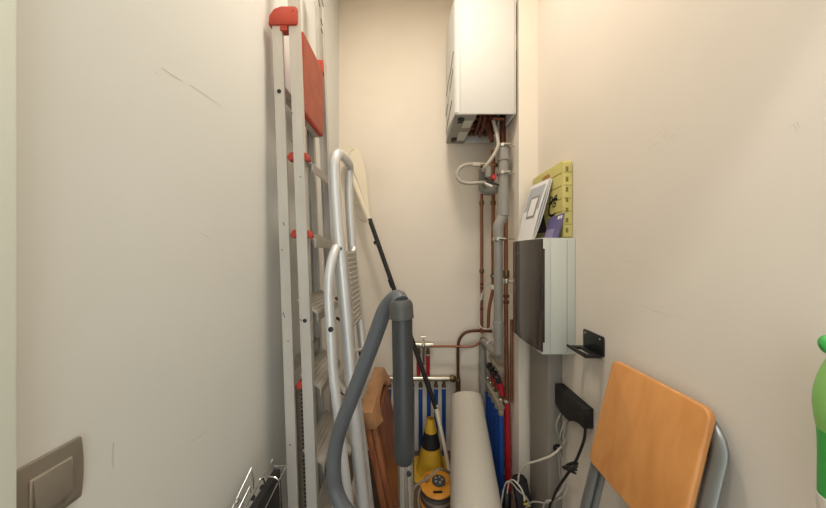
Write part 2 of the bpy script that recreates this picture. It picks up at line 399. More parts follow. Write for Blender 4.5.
# ---------------------------------------------------------------- small step stool of round tube
sl = thing('step_stool', 'folded bright aluminium step stool with a rounded tube handrail leaning beside the tall ladder', 'step stool', (-.2, 1.2, 0))
DA, DB = 1.10, 1.36
legA = [P(364+ (508-160)*0, 508, DA), P(353.5, 405, DA), P(349.3, 350, DA), P(345, 300, DA), P(339, 240, DA), P(336, 200, DA), P(334.6, 172, DA)]
footA = V(-.148, DA, .02)
top = [P(335.2, 160, DA+.004), P(337.5, 153.8, DA+.03), P(342, 155.5, DA+.10), P(347, 160.5, DB-.07), P(349.3, 166, DB-.02), P(349.2, 174, DB)]
legB = [P(349.2, 200, DB), P(352.6, 250, DB), P(358, 300, DB), P(361.5, 335, DB), P(363.2, 352, DB)]
pts = smooth_path([footA]+legA+top+legB, 6)
build('handrail_frame', MB().tube(pts, .0205, 16, hint=(1,.25,0), flat=1.05), 'alu_b', sl)
# second slim tube lying against the near leg
legA2 = [V(p.x-.020, p.y+.012, p.z) for p in legA]
pts = smooth_path([V(footA.x-.02, DA+.012, .02)]+legA2+[P(332.2, 160, DA+.02), P(333.4, 154, DA+.05), P(338, 156, DA+.11), P(342, 157, DA+.13)], 5)
build('rail_tube', MB().tube(pts, .012, 12), 'alu_b', sl)
DC = 1.03
legC = [P(336.4, 247, DC+.05), P(332.5, 258, DC+.02), P(329.4, 275, DC), P(329, 300, DC), P(331, 335, DC), P(333, 370, DC), P(337, 405, DC), P(340.5, 435, DC), P(348, 500, DC)]
c0 = legC[-1]; dc = legC[-1]-legC[-3]; footC = c0+dc*((c0.z-.02)/-dc.z)
build('front_leg', MB().tube(smooth_path(legC+[footC], 6), .0185, 16), 'alu_b', sl)
legD = [V(p.x+.012, p.y+.27, p.z) for p in legC]
build('front_leg', MB().tube(smooth_path(legD+[footC+V(.012,.27,0)], 6), .0165, 14), 'alu_b', sl)
h = P(330.7, 329.5, DC-.0185); build('hole_plug', MB().lathe(h+V(0,.004,0), (0,-1,0), [(.0098, 0), (.0098, .005), (.006, .006)], 18), 'black', sl)
h = P(340.2, 248.5, DA-.0195); build('bolt', MB().lathe(h+V(0,.003,0), (0,-1,0), [(.007, 0), (.007, .005), (.004, .0065)], 14), 'tube_d', sl)
# ribbed folding platform between the two handrail legs
mb = MB(); q = [P(347.2, 251, DA+.03), P(355.5, 250.5, DB-.035), P(361.5, 318, DB-.035), P(354.2, 326.5, DA+.03)]
n = (q[1]-q[0]).cross(q[3]-q[0]).normalized()
if n.x < 0: n = -n
mb.prism(q, -n*.018)
for k in range(15):
    t = (k+.5)/15; a = q[0].lerp(q[3], t); b = q[1].lerp(q[2], t); dv = (q[3]-q[0]).normalized()*.004
    mb.prism([a-dv, a+dv, a+dv*.4+n*.005, a-dv*.4+n*.005], b-a)
build('ribbed_platform', mb, 'alu_d', sl)
for z in (1.02, .78, .53, .28):
    xa = -.148-(z-.02)*.0855; x = xa-.052
    mb = MB().prism([V(x-.022, DC+.03, z+.022), V(x+.016, DC+.03, z-.014), V(x+.016, DC+.03, z-.026), V(x-.022, DC+.03, z+.010)], (0, .20, 0))
    build('step', mb, 'alu_d', sl)
for px, py in ((341, 383), (343.5, 395), (338.5, 301), (339.5, 321)):
    build('link_bar', MB().tube([P(px-2.5, py-3, DA+.05), P(px+2.5, py+.5, DA+.09)], .006, 8), 'black_m' if py > 330 else 'copper_d', sl)
build('end_plug', MB().tube([P(362.9, 350.5, DB), P(363.4, 355, DB)], .0225, 14), 'black_m', sl)
build('stay_bar', MB().tube([P(362.9, 349, DB-.005), P(352, 352, DA+.01)], .007, 8), 'alu_b', sl)
for f in (footA, footC, footC+V(.012,.27,0)):
    build('rubber_foot', MB().lathe(V(f.x, f.y, 0), (0,0,1), [(.026, 0), (.026, .035), (.021, .045)], 14), 'black_m', sl)

# ---------------------------------------------------------------- folded wooden table
tb = thing('folding_table', 'folded brown wooden table standing upright between the step stool and the vacuum wand', 'table', (-.12, 1.6, 0))
LEAN = .205
def tx(x0, z): return x0+(.776-z)*LEAN
Y0, Y1 = 1.315, 1.845
# arched top rail: profile seen from the right side (d, z), extruded in x
arch = [(Y0, .776), (Y1, .776), (Y1, .69), (Y1-.075, .69)]
for k in range(9):
    a = PI*k/8; arch.append(((Y0+.075+Y1-.075)/2+math.copysign(abs(math.cos(a))**.7, math.cos(a))*(Y1-.075-Y0-.075)/2*.98, +.692+math.sin(a)*.056))
arch += [(Y0+.075, .69), (Y0, .69)]
mb = MB().loft([[V(tx(-.266, z), y, z) for y, z in arch], [V(tx(-.199, z)+(.776-z)*.36*(0 if y < Y0+.07 else 1), y, z) for y, z in arch]]); build('top_rail', mb, 'teak', tb, bevel=.004)
for x0, wd, ya, yb in ((-.256, .030, Y0+.005, Y0+.065), (-.224, .024, Y0+.016, Y0+.060), (-.252, .028, Y1-.06, Y1-.005), (-.221, .026, Y1-.062, Y1-.01)):
    mb = MB().loft([[V(tx(x0, z), ya, z), V(tx(x0+wd, z), ya, z), V(tx(x0+wd, z), yb, z), V(tx(x0, z), yb, z)] for z in (.0, .692)]); build('leg', mb, 'teak_d', tb, bevel=.002)
mb = MB()
for k in range(4):
    ya = Y0+.075+k*.097
    mb.loft([[V(tx(-.236, z), ya, z), V(tx(-.194, z), ya, z), V(tx(-.194, z), ya+.092, z), V(tx(-.236, z), ya+.092, z)] for z in (.06, .686)])
build('slatted_top', mb, 'teak_d', tb)
mb = MB().loft([[V(tx(-.208, z), Y0+.02, z), V(tx(-.192, z), Y0+.02, z), V(tx(-.192, z), Y0+.30, z), V(tx(-.208, z), Y0+.30, z)] for z in (.05, .655)])
mb = MB().prism([V(tx(-.214, z), y, z) for y, z in ((Y0+.06, .05), (Y0+.36, .02), (Y1-.05, .60), (Y1-.12, .66))], (.014, 0, 0)); build('brace_board', mb, 'teak_d', tb, bevel=.002)
for px, py in ((361.5, 409), (361.5, 400)):
    build('latch', MB().ball(P(px, py, 1.36), .006), 'black_m', tb)

# ---------------------------------------------------------------- vacuum hose and wand
vc = thing('vacuum_cleaner_wand', 'dark grey vacuum cleaner wand with its hose curving down to the left', 'vacuum wand', (-.02, .62, 0))
DV = .62
cT, cB = P(402.0, 318, DV), P(404.6, 466, DV)
ax = (cB-cT).normalized()
mb = MB().lathe(cT, ax, [(.0238, 0), (.0238, .02), (.0240, .24), (.0238, .305), (.0225, .322), (.0205, .328)], 28); build('handle_tube', mb, 'vac', vc)
mb = MB().lathe(P(401, 303, DV), (P(401.5,318,DV)-P(401,303,DV)), [(.017, -.008), (.0225, -.006), (.0262, .000), (.0275, .006), (.0280, .028), (.0286, .030), (.0284, .034), (.0242, .036)], 28)
build('collar', mb, 'vac_c', vc)
wT = cT+ax*.322+V(.0025,0,0); wB = V(wT.x+.02, .62, .05)
axw = (wB-wT).normalized(); L = (wB-wT).length
mb = MB().lathe(wT, axw, [(.0174, 0), (.0174, .05), (.0172, L)], 28); build('steel_wand', mb, 'steel', vc, label='polished steel tube below the grey handle')
h = P(408.5, 474, DV-.0172); build('lock_button', MB().lathe(h+V(0,.002,0), (0.35,-1,0), [(.0052, 0), (.0052, .004), (.004, .005)], 14), 'black', vc)
mb = MB().prism([V(x, y, .0) for x, y in rounded_rect(wB.x-.13, wB.x+.13, .54, .68, .03)], (0,0,.04)); build('floor_nozzle', mb, 'black', vc, bevel=.008)
hp = [P(401, 303, DV), P(397.5, 298, DV+.02), P(391, 302, DV+.045), P(384, 312, DV+.06), P(378, 328, DV+.07), P(371.5, 346, DV+.08), P(362, 371, DV+.09), P(351, 400, DV+.10), P(342.5, 422, DV+.11), P(336, 445, DV+.12), P(333.5, 468, DV+.12), P(335.5, 488, DV+.12), P(342, 505, DV+.11), P(353, 521, DV+.10), V(-.125, .73, .76), V(-.115, .75, .55), V(-.15, .79, .25), V(-.17, .77, .022)]
sp = smooth_path(hp, 8)
# fine corrugation by resampling
def resample(path, step):
    out = [path[0]]; acc = 0
    for a, b in zip(path, path[1:]):
        L = (b-a).length
        while acc+L >= step:
            t = (step-acc)/L; a = a+(b-a)*t; out.append(a.copy()); L = (b-a).length; acc = 0
        acc += L
    return out
hs = resample(sp, .0035)
build('hose', MB().tube(hs, [.0202 if k % 2 else .0193 for k in range(len(hs))], 16), 'hose', vc, label='ribbed mid grey hose', ang=60)

# ---------------------------------------------------------------- long duster pole
du = thing('duster', 'long duster with cream head and black and white telescopic pole leaning in the back corner', 'duster', P(449, 476, 1.80)*1.0)
du.location.z = 0
def pp(px, py):
    t = (py-150)/(478-150); return P(px, py, 2.03+(1.795-2.03)*t)
build('upper_pole', MB().tube([pp(369.6, 219), pp(400, 306), pp(436, 408)], .0165, 14), 'black', du, label='black upper length of the pole')
build('lock_collar', MB().tube([pp(376.3, 241), pp(377.3, 243.5)], .024, 14), 'black', du)
build('joint_ring', MB().tube([pp(390, 279), pp(393, 287)], .019, 14), 'black_m', du)
build('lower_pole', MB().tube([pp(435.5, 405), pp(443, 440), pp(449, 468), pp(450.5,479)], [.0155, .0135, .013, .013], 14), 'cream_pl', du, label='pale lower length of the pole')
hd = [pp(370, 222), pp(365, 210), pp(357, 189), pp(350, 171), pp(346.5, 159), pp(348, 152.5), pp(353, 148.2)]
build('head_handle', MB().tube(smooth_path(hd, 5), [.019]*4+[.021]*(len(smooth_path(hd, 5))-4), 12, flat=.7, hint=(0,1,0)), 'cream_pl', du)
outer = [pp(352, 148), pp(357, 148.5), pp(360.5, 153.5), pp(363.3, 161), pp(365, 170), pp(366.5, 179), pp(368, 196), pp(369.5, 212)]
inner = [pp(349, 158), pp(351, 164), pp(353.6, 171), pp(356.5, 178), pp(359, 185), pp(361.5, 192), pp(365, 202), pp(368.5, 213)]
mb = MB()
for a, b, c, d in zip(outer, inner, outer[1:], inner[1:]):
    t = V(0, .006, 0); mb.add([a-t, b-t, d-t, c-t, a+t, b+t, d+t, c+t], [(0,1,2,3), (4,7,6,5), (0,3,7,4), (1,5,6,2)])
build('head_blade', mb, 'cream_pl', du)
build('wire_loop', MB().tube(smooth_path([pp(356, 204), pp(357, 213), pp(361, 220), pp(369, 222)], 5), .0025, 6), 'steel', du)

# ---------------------------------------------------------------- safety cone
cn = thing('traffic_cone', 'yellow safety cone with a black band standing at the back wall', 'cone', (.127, 1.925, 0))
C0 = V(.127, 1.925, 0)
mb = MB().prism([V(x, y, 0) for x, y in rounded_rect(C0.x-.118, C0.x+.118, C0.y-.12, C0.y+.12, .02)], (0,0,.018)); build('base', mb, 'yellow', cn, bevel=.004)
def cr(z): return .100-(.100-.026)*(z-.018)/(.375-.018)
build('cone_body', MB().lathe(C0, (0,0,1), [(.108, .018), (.100, .03)]+[(cr(z), z) for z in (.1, .2, .3, .368)]+[(cr(.375)-.002, .375), (cr(.375)-.006, .375), (cr(.36)-.008, .33)], 32), 'yellow', cn)
build('band', MB().lathe(C0, (0,0,1), [(cr(.185)+.0005, .185), (cr(.185)+.002, .186), (cr(.285)+.002, .284), (cr(.285)+.0005, .285)], 32), 'black_m', cn, label='wide black band')

# ---------------------------------------------------------------- cable reel
rl = thing('cable_reel', 'orange cable reel wound with dark cable lying flat in front of the yellow cone', 'cable reel', (.150, 1.69, 0))
R0 = V(.150, 1.69, 0)
build('lower_flange', MB().lathe(R0, (0,0,1), [(.104, .0), (.108, .004), (.108, .010), (.10, .014)], 36), 'reel', rl)
build('drum', MB().lathe(R0, (0,0,1), [(.06, .012), (.06, .10)], 24), 'black_m', rl)
for k, z in enumerate((.026, .046, .066, .086)):
    build('cable_coil', MB().torus(R0+V(.002*(k % 2), .002, z), (.03*(k % 2), .02, 1), .092-.001*k, .0105, 36, 8), 'reelcable' if k != 1 else 'cable_br', rl)
build('top_flange', MB().lathe(R0, (0,0,1), [(.05, .098), (.100, .098), (.106, .102), (.106, .108), (.100, .112), (.06, .113), (.01, .113)], 40), 'reel', rl)
build('socket_plate', MB().lathe(R0+V(.012, .01, 0), (0,0,1), [(.043, .113), (.043, .121), (.036, .124), (.01, .124)], 28), 'tube_d', rl, label='dark grey round socket plate')
mb = MB()
for a in range(5):
    p = R0+V(.012+.022*math.cos(a*1.256), .01+.022*math.sin(a*1.256), .124); mb.lathe(p, (0,0,1), [(.008, 0), (.008, .002), (.004, .0025)], 12)
build('socket', mb, 'panel_g', rl)
build('crank_knob', MB().lathe(R0+V(-.062, .012, .112), (0,0,1), [(.016, 0), (.018, .01), (.017, .03), (.011, .036)], 18), 'handle_br', rl)
build('slot', MB().prism([V(R0.x+u, R0.y-.066+v, .1128) for u, v in rounded_rect(-.03, .03, -.008, .008, .0078)], (0,0,.0008)), 'black_m', rl)
tail = [R0+V(.105, .05, .15), P(440, 469, 1.60), P(428, 478.5, 1.56), P(413, 489.5, 1.50), V(-.018, 1.47, .10), V(-.025, 1.44, .03), V(.02, 1.42, .008)]
build('loose_cable', MB().tube(smooth_path([R0+V(.098, .03, .09), R0+V(.112, .045, .12)]+tail[1:], 6), .0062, 8), 'cable_br', rl)
tail = [R0+V(-.09, -.02, .09), R0+V(-.105, -.04, .11), R0+V(-.118, -.07, .08), R0+V(-.10, -.115, .03), R0+V(-.02, -.15, .012)]
build('loose_cable', MB().tube(smooth_path(tail, 6), .0062, 8), 'cable_br', rl)

# ---------------------------------------------------------------- rug roll
def roll():
    ctop, cbot = P(467, 396, 1.86), P(481, 548, 1.365)
    ax = (cbot-ctop); L = ax.length; axn = ax.normalized(); a, b = frame_from(axn, Vector((1,0,0)))
    mb = MB(); N = 30; TURN = 3.2; NP = 120; rings = []
    # outside and inside line of one spiral sheet
    def sec(t, r1):
        pts_o, pts_i = [], []
        for k in range(NP+1):
            f = k/NP; ang = 2*PI*TURN*f+2.2; rr = r1*(.30+.70*f)
            pts_o.append((rr*math.cos(ang), rr*math.sin(ang))); pts_i.append(((rr-.010)*math.cos(ang), (rr-.010)*math.sin(ang)))
        return pts_o+pts_i[::-1]
    for j in range(N+1):
        t = j/N; c = ctop+ax*t; r1 = .112+(.157-.112)*t
        if j == 0: r1 -= .004
        rings.append([c+a*u+b*v for u, v in sec(t, r1)])
    mb.loft(rings)
    o = build('rug_roll', mb, 'rug', base=(cbot.x, cbot.y, 0), ang=50)
    me = o.data; uvl = me.uv_layers.new(name='UVMap'); n = len(rings[0])
    for poly in me.polygons:
        for li in poly.loop_indices:
            vi = me.loops[li].vertex_index; j, i = divmod(vi, n)
            k = i if i <= NP else n-1-i
            uvl.data[li].uv = (k/NP*2.4 if poly.loop_total == 4 else 0, j/N*1.2)
    return o
rug = roll()
zmin = min((rug.matrix_basis @ v.co).z for v in rug.data.vertices)
if zmin < 0:      # trim the lower end on the floor
    for v in rug.data.vertices:
        if v.co.z < 0: v.co.z = 0
tag(rug, 'cream ribbed rug rolled up and leaning beside the yellow cone', 'rug')

# ---------------------------------------------------------------- boiler
bo = thing('boiler', 'white wall hung boiler with open underside high on the pillar side', 'boiler', (.45, 1.85, 2.40))
bx0, bx1, by0, by1, bz0, bz1 = .285, .624, 1.63, 2.06, 2.40, 3.12
mb = MB(); t = .012
mb.bb((bx0, by0, bz0), (bx1, by0+t, bz1)); mb.bb((bx0, by1-t, bz0), (bx1, by1, bz1)); mb.bb((bx1-t, by0+t, bz0), (bx1, by1-t, bz1)); mb.bb((bx0, by0+t, bz1-t), (bx1-t, by1-t, bz1)); mb.bb((bx0, by0+t, bz0), (bx0+t, by1-t, bz1-t))
build('casing', mb, 'boiler', bo, bevel=.0025)
# curved front door
fr = []
for k in range(11):
    a = PI/2*k/10; fr.append((.285-.034*math.sin(a), by0+.001+.034*(1-math.cos(a))))
fr2 = [(.251-.014*math.sin(PI*k/10), by0+.035+(by1-by0-.07)*k/10) for k in range(11)]
fr3 = [(.285-.034*math.cos(PI/2*k/8), by1-.035+.034*math.sin(PI/2*k/8)) for k in range(9)]
poly = [V(x, y, bz0-.002) for x, y in fr+fr2+fr3]
mb = MB().prism([V(.2845, by0+.001, bz0-.002)]+poly[1:]+[V(.2845, by1-.001, bz0-.002)], (0,0,bz1-bz0)); build('front_door', mb, 'boiler', bo)
build('door_seam', MB().bb((.2835, by0-.0006, bz0), (.2866, by0+.004, bz1)), 'boiler_s', bo)
build('back_rail', MB().bb((.612, by0-.0006, bz0), (.6155, by0+.004, bz1)), 'boiler_s', bo)
def fd(y):  # front door surface x at depth y
    t = (y-by0-.035)/(by1-by0-.07); return .251-.014*math.sin(PI*max(0, min(1, t)))
for pl in (((1.66, 2.80), (1.72, 2.735), (1.80, 2.69), (1.90, 2.665)), ((1.67, 2.70), (1.74, 2.63), (1.82, 2.59), (1.93, 2.565)), ((1.70, 2.52), (1.76, 2.47), (1.84, 2.44), (1.95, 2.425))):
    build('swoosh', MB().tube(smooth_path([V(fd(y)-.002, y, z) for y, z in pl], 5), .0035, 8), 'boiler_s', bo)
build('display_flap', MB().prism([V(fd(y)-.010, y, z) for y, z in ((1.74, 2.64), (1.86, 2.60), (1.92, 2.53), (1.80, 2.555))], (.012, 0, 0)), 'boiler', bo, bevel=.003)
mb = MB().bb((.254, by0+.002, bz0-.006), (.388, by1-.002, bz0+.012)); cp = build('control_panel', mb, 'panel_g', bo, bevel=.002)
for y in (1.68, 1.97):
    build('knob', MB().lathe((.30, y, bz0-.006), (0,0,-1), [(.022, 0), (.021, .010), (.012, .013)], 18), 'black', cp)
    build('knob_slot', MB().bb((.285, y+.034, bz0-.0075), (.318, y+.055, bz0-.006)), 'black_m', cp)
build('label', MB().bb((.325, 1.70, bz0-.007), (.380, 1.80, bz0-.006)), 'label_w', cp)
build('label', MB().bb((.320, 1.86, bz0-.007), (.380, 2.0, bz0-.006)), 'label_w', cp)
build('inner_plate', MB().bb((.39, by0+.014, bz0+.20), (.61, by1-.014, bz0+.215)), 'dark_in', bo)
for k, (x, r) in enumerate(((.425, .012), (.465, .016), (.505, .012), (.54, .010))):
    yy = 1.70+.05*k
    build('inner_pipe', MB().tube(smooth_path([V(x, yy, bz0+.20), V(x, yy, bz0+.05), V(x+.01, yy+.05, bz0+.015), V(x+.02, 1.92, bz0+.012), V(x+.03, 2.0, bz0+.05), V(x+.03, 2.0, bz0+.2)], 5), r, 12), 'copper_d', bo)
for k in range(5):
    build('inner_pipe', MB().tube([V(.40, 1.69+.07*k, bz0+.03+.01*(k % 2)), V(.60, 1.70+.07*k, bz0+.04)], .009+.003*(k % 2), 10), 'copper' if k % 2 else 'copper_d', bo)
for x, y in ((.44, 1.78), (.50, 1.73), (.47, 1.9), (.52, 1.84), (.42, 1.95)):
    build('fitting', MB().lathe((x, y, bz0+.01), (0,0,1), [(.018, 0), (.020, .01), (.018, .04)], 6), 'brass' if x < .48 else 'copper_d', bo)
build('burner_box', MB().bb((.43, 1.9, bz0+.06), (.58, 2.03, bz0+.19)), 'copper_d', bo, bevel=.006)
build('hanging_bracket', MB().bb((.6245, 1.66, 2.8), (.6415, 2.02, 2.9)), 'steel', bo)
build('flue', MB().lathe((.45, 1.86, bz1), (0,0,1), [(.06, 0), (.06, CEIL-bz1-.002)], 24), 'whitepl', bo)

# ---------------------------------------------------------------- plumbing under the boiler
# grey waste stack
ws = thing('waste_pipe', 'grey plastic waste pipe stack running straight down below the boiler, held by silver clamps', 'pipe', (.55, 1.7, .9))
DS = 1.70
def S(px, py, dd=0): return P(px, py, DS+dd)
xu, xl = (503.3-413)*DS/F, (498.3-413)*DS/F
zt = S(0, 146).z
build('upper_pipe', MB().lathe((xu, DS, S(0,214).z), (0,0,1), [(.032, 0), (.032, zt-S(0,214).z)], 24), 'pvc', ws)
build('coupling', MB().lathe((xu, DS, S(0,161).z), (0,0,1), [(.0325, -.002), (.0372, 0), (.0372, .075), (.0325, .078)], 24), 'pvc', ws)
build('coupling', MB().lathe((xu, DS, S(0,216).z), (0,0,1), [(.0325, -.004), (.0368, 0), (.0368, .15), (.0325, .153)], 24), 'pvc', ws)
build('offset_bend', MB().tube(smooth_path([V(xu, DS, S(0,210).z), V(xu, DS, S(0,215.5).z), V((xu+xl)/2, DS, S(0,220).z), V(xl, DS, S(0,226).z), V(xl, DS, S(0,232).z)], 5), [.034]*6+[.033]*15, 20), 'pvc', ws)
build('lower_pipe', MB().lathe((xl, DS, S(0,352).z), (0,0,1), [(.0275, 0), (.0275, S(0,226).z-S(0,352).z)], 24), 'pvc', ws)
build('coupling', MB().lathe((xl, DS, S(0,241).z), (0,0,1), [(.028, -.003), (.0312, 0), (.0312, .11), (.028, .113)], 24), 'pvc', ws)
build('coupling', MB().lathe((xl, DS, S(0,338).z), (0,0,1), [(.028, -.003), (.0318, 0), (.0318, .105), (.028, .108)], 24), 'pvc', ws)
e = P(482.7, 340, 2.04)
ws2 = thing('waste_pipe', 'grey branch pipe dropping into the back corner behind the rolled rug', 'pipe', (.53, 2.04, 0))
build('branch_pipe', MB().tube(smooth_path([V(xl, DS, S(0,348).z), V(xl, DS+.005, S(0,354).z-.0), V(xl-.004, DS+.06, S(0,356).z), e+V(.012,-.10,-.002), e+V(.002,-.03,.0), e+V(0,0,-.035), e+V(0,0,-.08)], 6), .0275, 18), 'pvc', ws2)
build('drop_pipe', MB().lathe((e.x, e.y, 0), (0,0,1), [(.027, 0), (.027, e.z-.05)], 22), 'pvc', ws2)
build('seal_ring', MB().torus(P(491, 344.5, 1.895), P(488,342,1.95)-P(493,346.5,1.84), .027, .004, 20, 8), 'whitepl', ws2)
for py, x in ((146.5, xu), (173.5, xu), (239, xl)):
    z = S(0, py).z; r = .036 if x == xu else .030
    cl = build('clamp', MB().lathe((x, DS, z-.009), (0,0,1), [(r-.006, 0), (r+.0045, 0), (r+.0045, .018), (r-.006, .018)], 24), 'chrome', ws)
    build('clamp_screw', MB().tube([V(x-.01, DS-r-.006, z), V(x+.03, DS-r-.006, z)], .008, 10), 'chrome', cl)
    build('anchor_rod', MB().tube([V(x+r, DS, z), V(.642, DS, z)], .0045, 8), 'steel', cl)

# flexible hoses, shut-off valve and foam sleeve
vv = thing('shutoff_valve', 'small valve with red knob and black levers beside the grey waste pipe', 'valve', P(491, 178, 1.72))
def Q(px, py, d=1.74): return P(px, py, d)
build('valve_body', MB().tube([Q(493, 150), Q(493, 166), Q(492, 184)], [.013, .015, .012], 14), 'copper_d', vv)
build('cross_fitting', MB().tube([Q(480, 165.5), Q(488, 166), Q(497.5, 165)], [.013, .017, .013], 14), 'brass', vv)
build('red_knob', MB().lathe(Q(493, 177.5, 1.715), (0,-1,0), [(.006, 0), (.017, .004), (.017, .016), (.012, .02)], 16), 'redvalve', vv)
for a, b in (((485.5, 178.5), (490, 180)), ((486, 181.5), (499, 185))):
    build('lever', MB().tube([Q(*a, 1.70), Q(*b, 1.69)], .007, 8), 'black', vv)
build('lever', MB().tube([Q(484.5, 183, 1.70), Q(492, 186.5, 1.69)], .008, 8), 'label_w', vv)
build('grey_union', MB().lathe(Q(488.5, 175), (0,0,1), [(.014, -.02), (.02, -.015), (.02, .05), (.014, .055)], 12), 'pvc', vv)
hs = thing('flexible_hose', 'beige braided filling hose looping out from the valve under the boiler', 'hose', Q(468, 175))
pts = smooth_path([Q(487, 165), Q(478, 164.2), Q(467, 164.6), Q(459.5, 168.5), Q(456.8, 175), Q(460, 181), Q(468, 183.4), Q(478, 182.8), Q(486, 182.3)], 6)
build('braided_tube', MB().tube(pts, .0115, 12), 'hose_b', hs)
build('end_nut', MB().tube([Q(472.5, 164.4), Q(480, 165)], [.014, .014], 8), 'nickel', hs)
pts = smooth_path([V(.515, 1.74, 2.43), Q(498, 141, 1.68), Q(496.8, 149, 1.66), Q(491.5, 158.5, 1.655), Q(485, 167, 1.66), Q(483.5, 170, 1.70)], 6)
h2 = build('flexible_hose', MB().tube(pts, .0108, 12), 'hose_b', base=Q(492, 159)); tag(h2, 'beige braided hose slanting down from the open boiler underside', 'hose')
bt = bo
build('tail_pipe', MB().tube([V(.598, 1.80, 2.60), V(.598, 1.80, 2.33), V(.598, 1.80, 2.02)], .022, 14), 'copper_d', bt)
build('condensate_pipe', MB().tube([V(.563, 1.78, 2.60), V(.563, 1.78, 2.28)], .011, 12), 'pvc', bt)
build('hose_connector', MB().tube([V(.50, 1.80, 2.44), V(.51, 1.79, 2.36), V(.52, 1.77, 2.29)], [.030, .022, .012], 14), 'copper_d', bt)
fs = build('pipe_insulation', MB().tube(smooth_path([P(482, 169, 1.98), P(482, 182, 1.98), P(482.3, 189, 1.975), P(487, 191.8, 1.95), P(494, 190.5, 1.88), P(500, 189.8, 1.80)], 6), .0255, 18), 'foam', base=P(482, 190, 1.98)); tag(fs, 'grey foam insulated pipe bend joining the waste pipe', 'pipe')

def ring(mb_name, p, r, parent, h=.03, m='brass'):
    build(mb_name, MB().lathe(V(p.x, p.y, p.z-h/2), (0,0,1), [(r*.9, 0), (r, .003), (r, h-.003), (r*.9, h)], 12), m, parent)
c1 = thing('copper_pipe', 'leftmost vertical copper pipe dropping below the foam insulation', 'pipe', P(481.7, 338, 2.03))
build('tube', MB().tube([P(481.7, 194, 2.03), P(481.7, 270, 2.03), P(481.7, 333, 2.03)], .0112, 14), 'copper', c1)
for y in (203, 271): ring('fitting', P(481.7, y, 2.03), .018, c1)
ring('valve_stem', P(481.7, 296.5, 2.03), .013, c1, .05, 'nickel')
for y in (284, 288, 309): ring('solder_sleeve', P(481.7, y, 2.03), .014, c1, .014, 'copper_d')
c2 = thing('copper_pipe', 'middle copper pipe with a small white valve behind the grey waste pipe', 'pipe', P(493, 290, 1.97))
build('tube', MB().tube(smooth_path([P(493.2, 192, 1.97), P(493, 240, 1.97), P(493, 286, 1.97), P(491.8, 295, 1.97), P(489.5, 306, 1.97), P(488.6, 316, 1.97), P(488.3, 328, 1.97)], 4), .0125, 14), 'copper', c2)
ring('fitting', P(493.1, 203, 1.97), .02, c2); ring('fitting', P(493.1, 243, 1.97), .015, c2, .02)
o = build('drain_valve', MB().lathe(P(492.6, 276, 1.97), (0,-1,0), [(.012, 0), (.012, .03)], 12), 'nickel', c2)
build('white_cap', MB().bb(P(490.7, 289, 1.945)-V(.0,0,.001), P(494.9, 285.3, 1.915)), 'whitepl', c2, bevel=.003)
build('valve_handle', MB().torus(P(492.8, 276, 1.945), (0,1,0), .014, .004, 16, 6), 'black_m', c2)
c3 = thing('copper_pipe', 'copper pipe right of the grey stack ending in a red sleeve at the floor', 'pipe', (.597, 1.745, 0))
XC3 = .602
def c3z(py): return EYE-(py-254)*1.745/F
build('tube', MB().tube([V(XC3, 1.745, c3z(190)), V(XC3, 1.745, c3z(300)), V(XC3+.006, 1.74, c3z(404))], .0135, 14), 'copper', c3)
build('red_sleeve', MB().tube([V(XC3+.006, 1.74, c3z(403)), V(XC3+.012, 1.735, .09), V(XC3+.014, 1.73, .0)], [.0195, .019, .018], 16), 'redpipe', c3, label='red plastic sleeve on the lower end')
for y, h, mm in ((274, .05, 'brass'), (281, .03, 'nickel'), (296, .02, 'copper_d'), (302, .02, 'copper_d'), (401, .02, 'nickel')): ring('fitting', V(XC3+.002, 1.744, c3z(y)), .021 if y < 290 else .019, c3, h, mm)
build('tap_lever', MB().tube([V(XC3+.015, 1.73, c3z(280.5)), V(XC3+.045, 1.715, c3z(282))], .007, 8), 'nickel', c3)
c4 = build('copper_pipe', MB().tube([V(.623, 1.70, c3z(318)), V(.623, 1.70, c3z(398))], .0095, 12), 'copper', base=(.623, 1.70, c3z(398))); tag(c4, 'short thin copper pipe tight against the pillar below the breaker box', 'pipe')
c5 = thing('copper_pipe', 'arched copper pipe curving up from the manifold end valve', 'pipe', P(458, 392, 2.065))
build('tube', MB().tube(smooth_path([P(458, 378, 2.065), P(458, 360, 2.065), P(458.1, 346, 2.065), P(460, 338.5, 2.065), P(465, 333, 2.065), P(472, 331, 2.065), P(480, 330.7, 2.065), P(492, 331.3, 2.06)], 6), .0115, 14), 'copper_d', c5)
build('end_valve', MB().lathe(P(458.2, 392, 2.062), (0,0,1), [(.018, 0), (.019, .01), (.019, .095), (.014, .10), (.012, .13)], 14), 'brass', c5)
build('drain_tap', MB().tube([P(458, 391, 2.05), P(454.5, 393.5, 2.03)], .010, 10), 'brass', c5)
c6 = build('copper_pipe', MB().tube(smooth_path([P(431, 346.4, 2.05), P(450, 346.3, 2.045), P(468, 346.6, 2.035), P(475.5, 345.2, 2.03), P(480, 342, 2.025), P(481.5, 338, 2.02)], 6), .0088, 12), 'copper', base=P(450, 346, 2.05)); tag(c6, 'thin horizontal copper pipe running right from the upper manifold bar', 'pipe')
wc = build('sensor_cable', MB().tube(smooth_path([P(491, 282, 1.93), P(487.5, 284, 1.95), P(483, 292, 1.985), P(479, 306, 2.0), P(478, 318, 2.0), P(480.5, 326.5, 1.98), P(485.5, 329.3, 1.95), P(491, 327, 1.93), P(494.5, 318, 1.90)], 6), .0042, 8), 'cable_w', base=P(479, 318, 2.0)); tag(wc, 'thin white sensor cable looped around the copper pipes', 'cable')

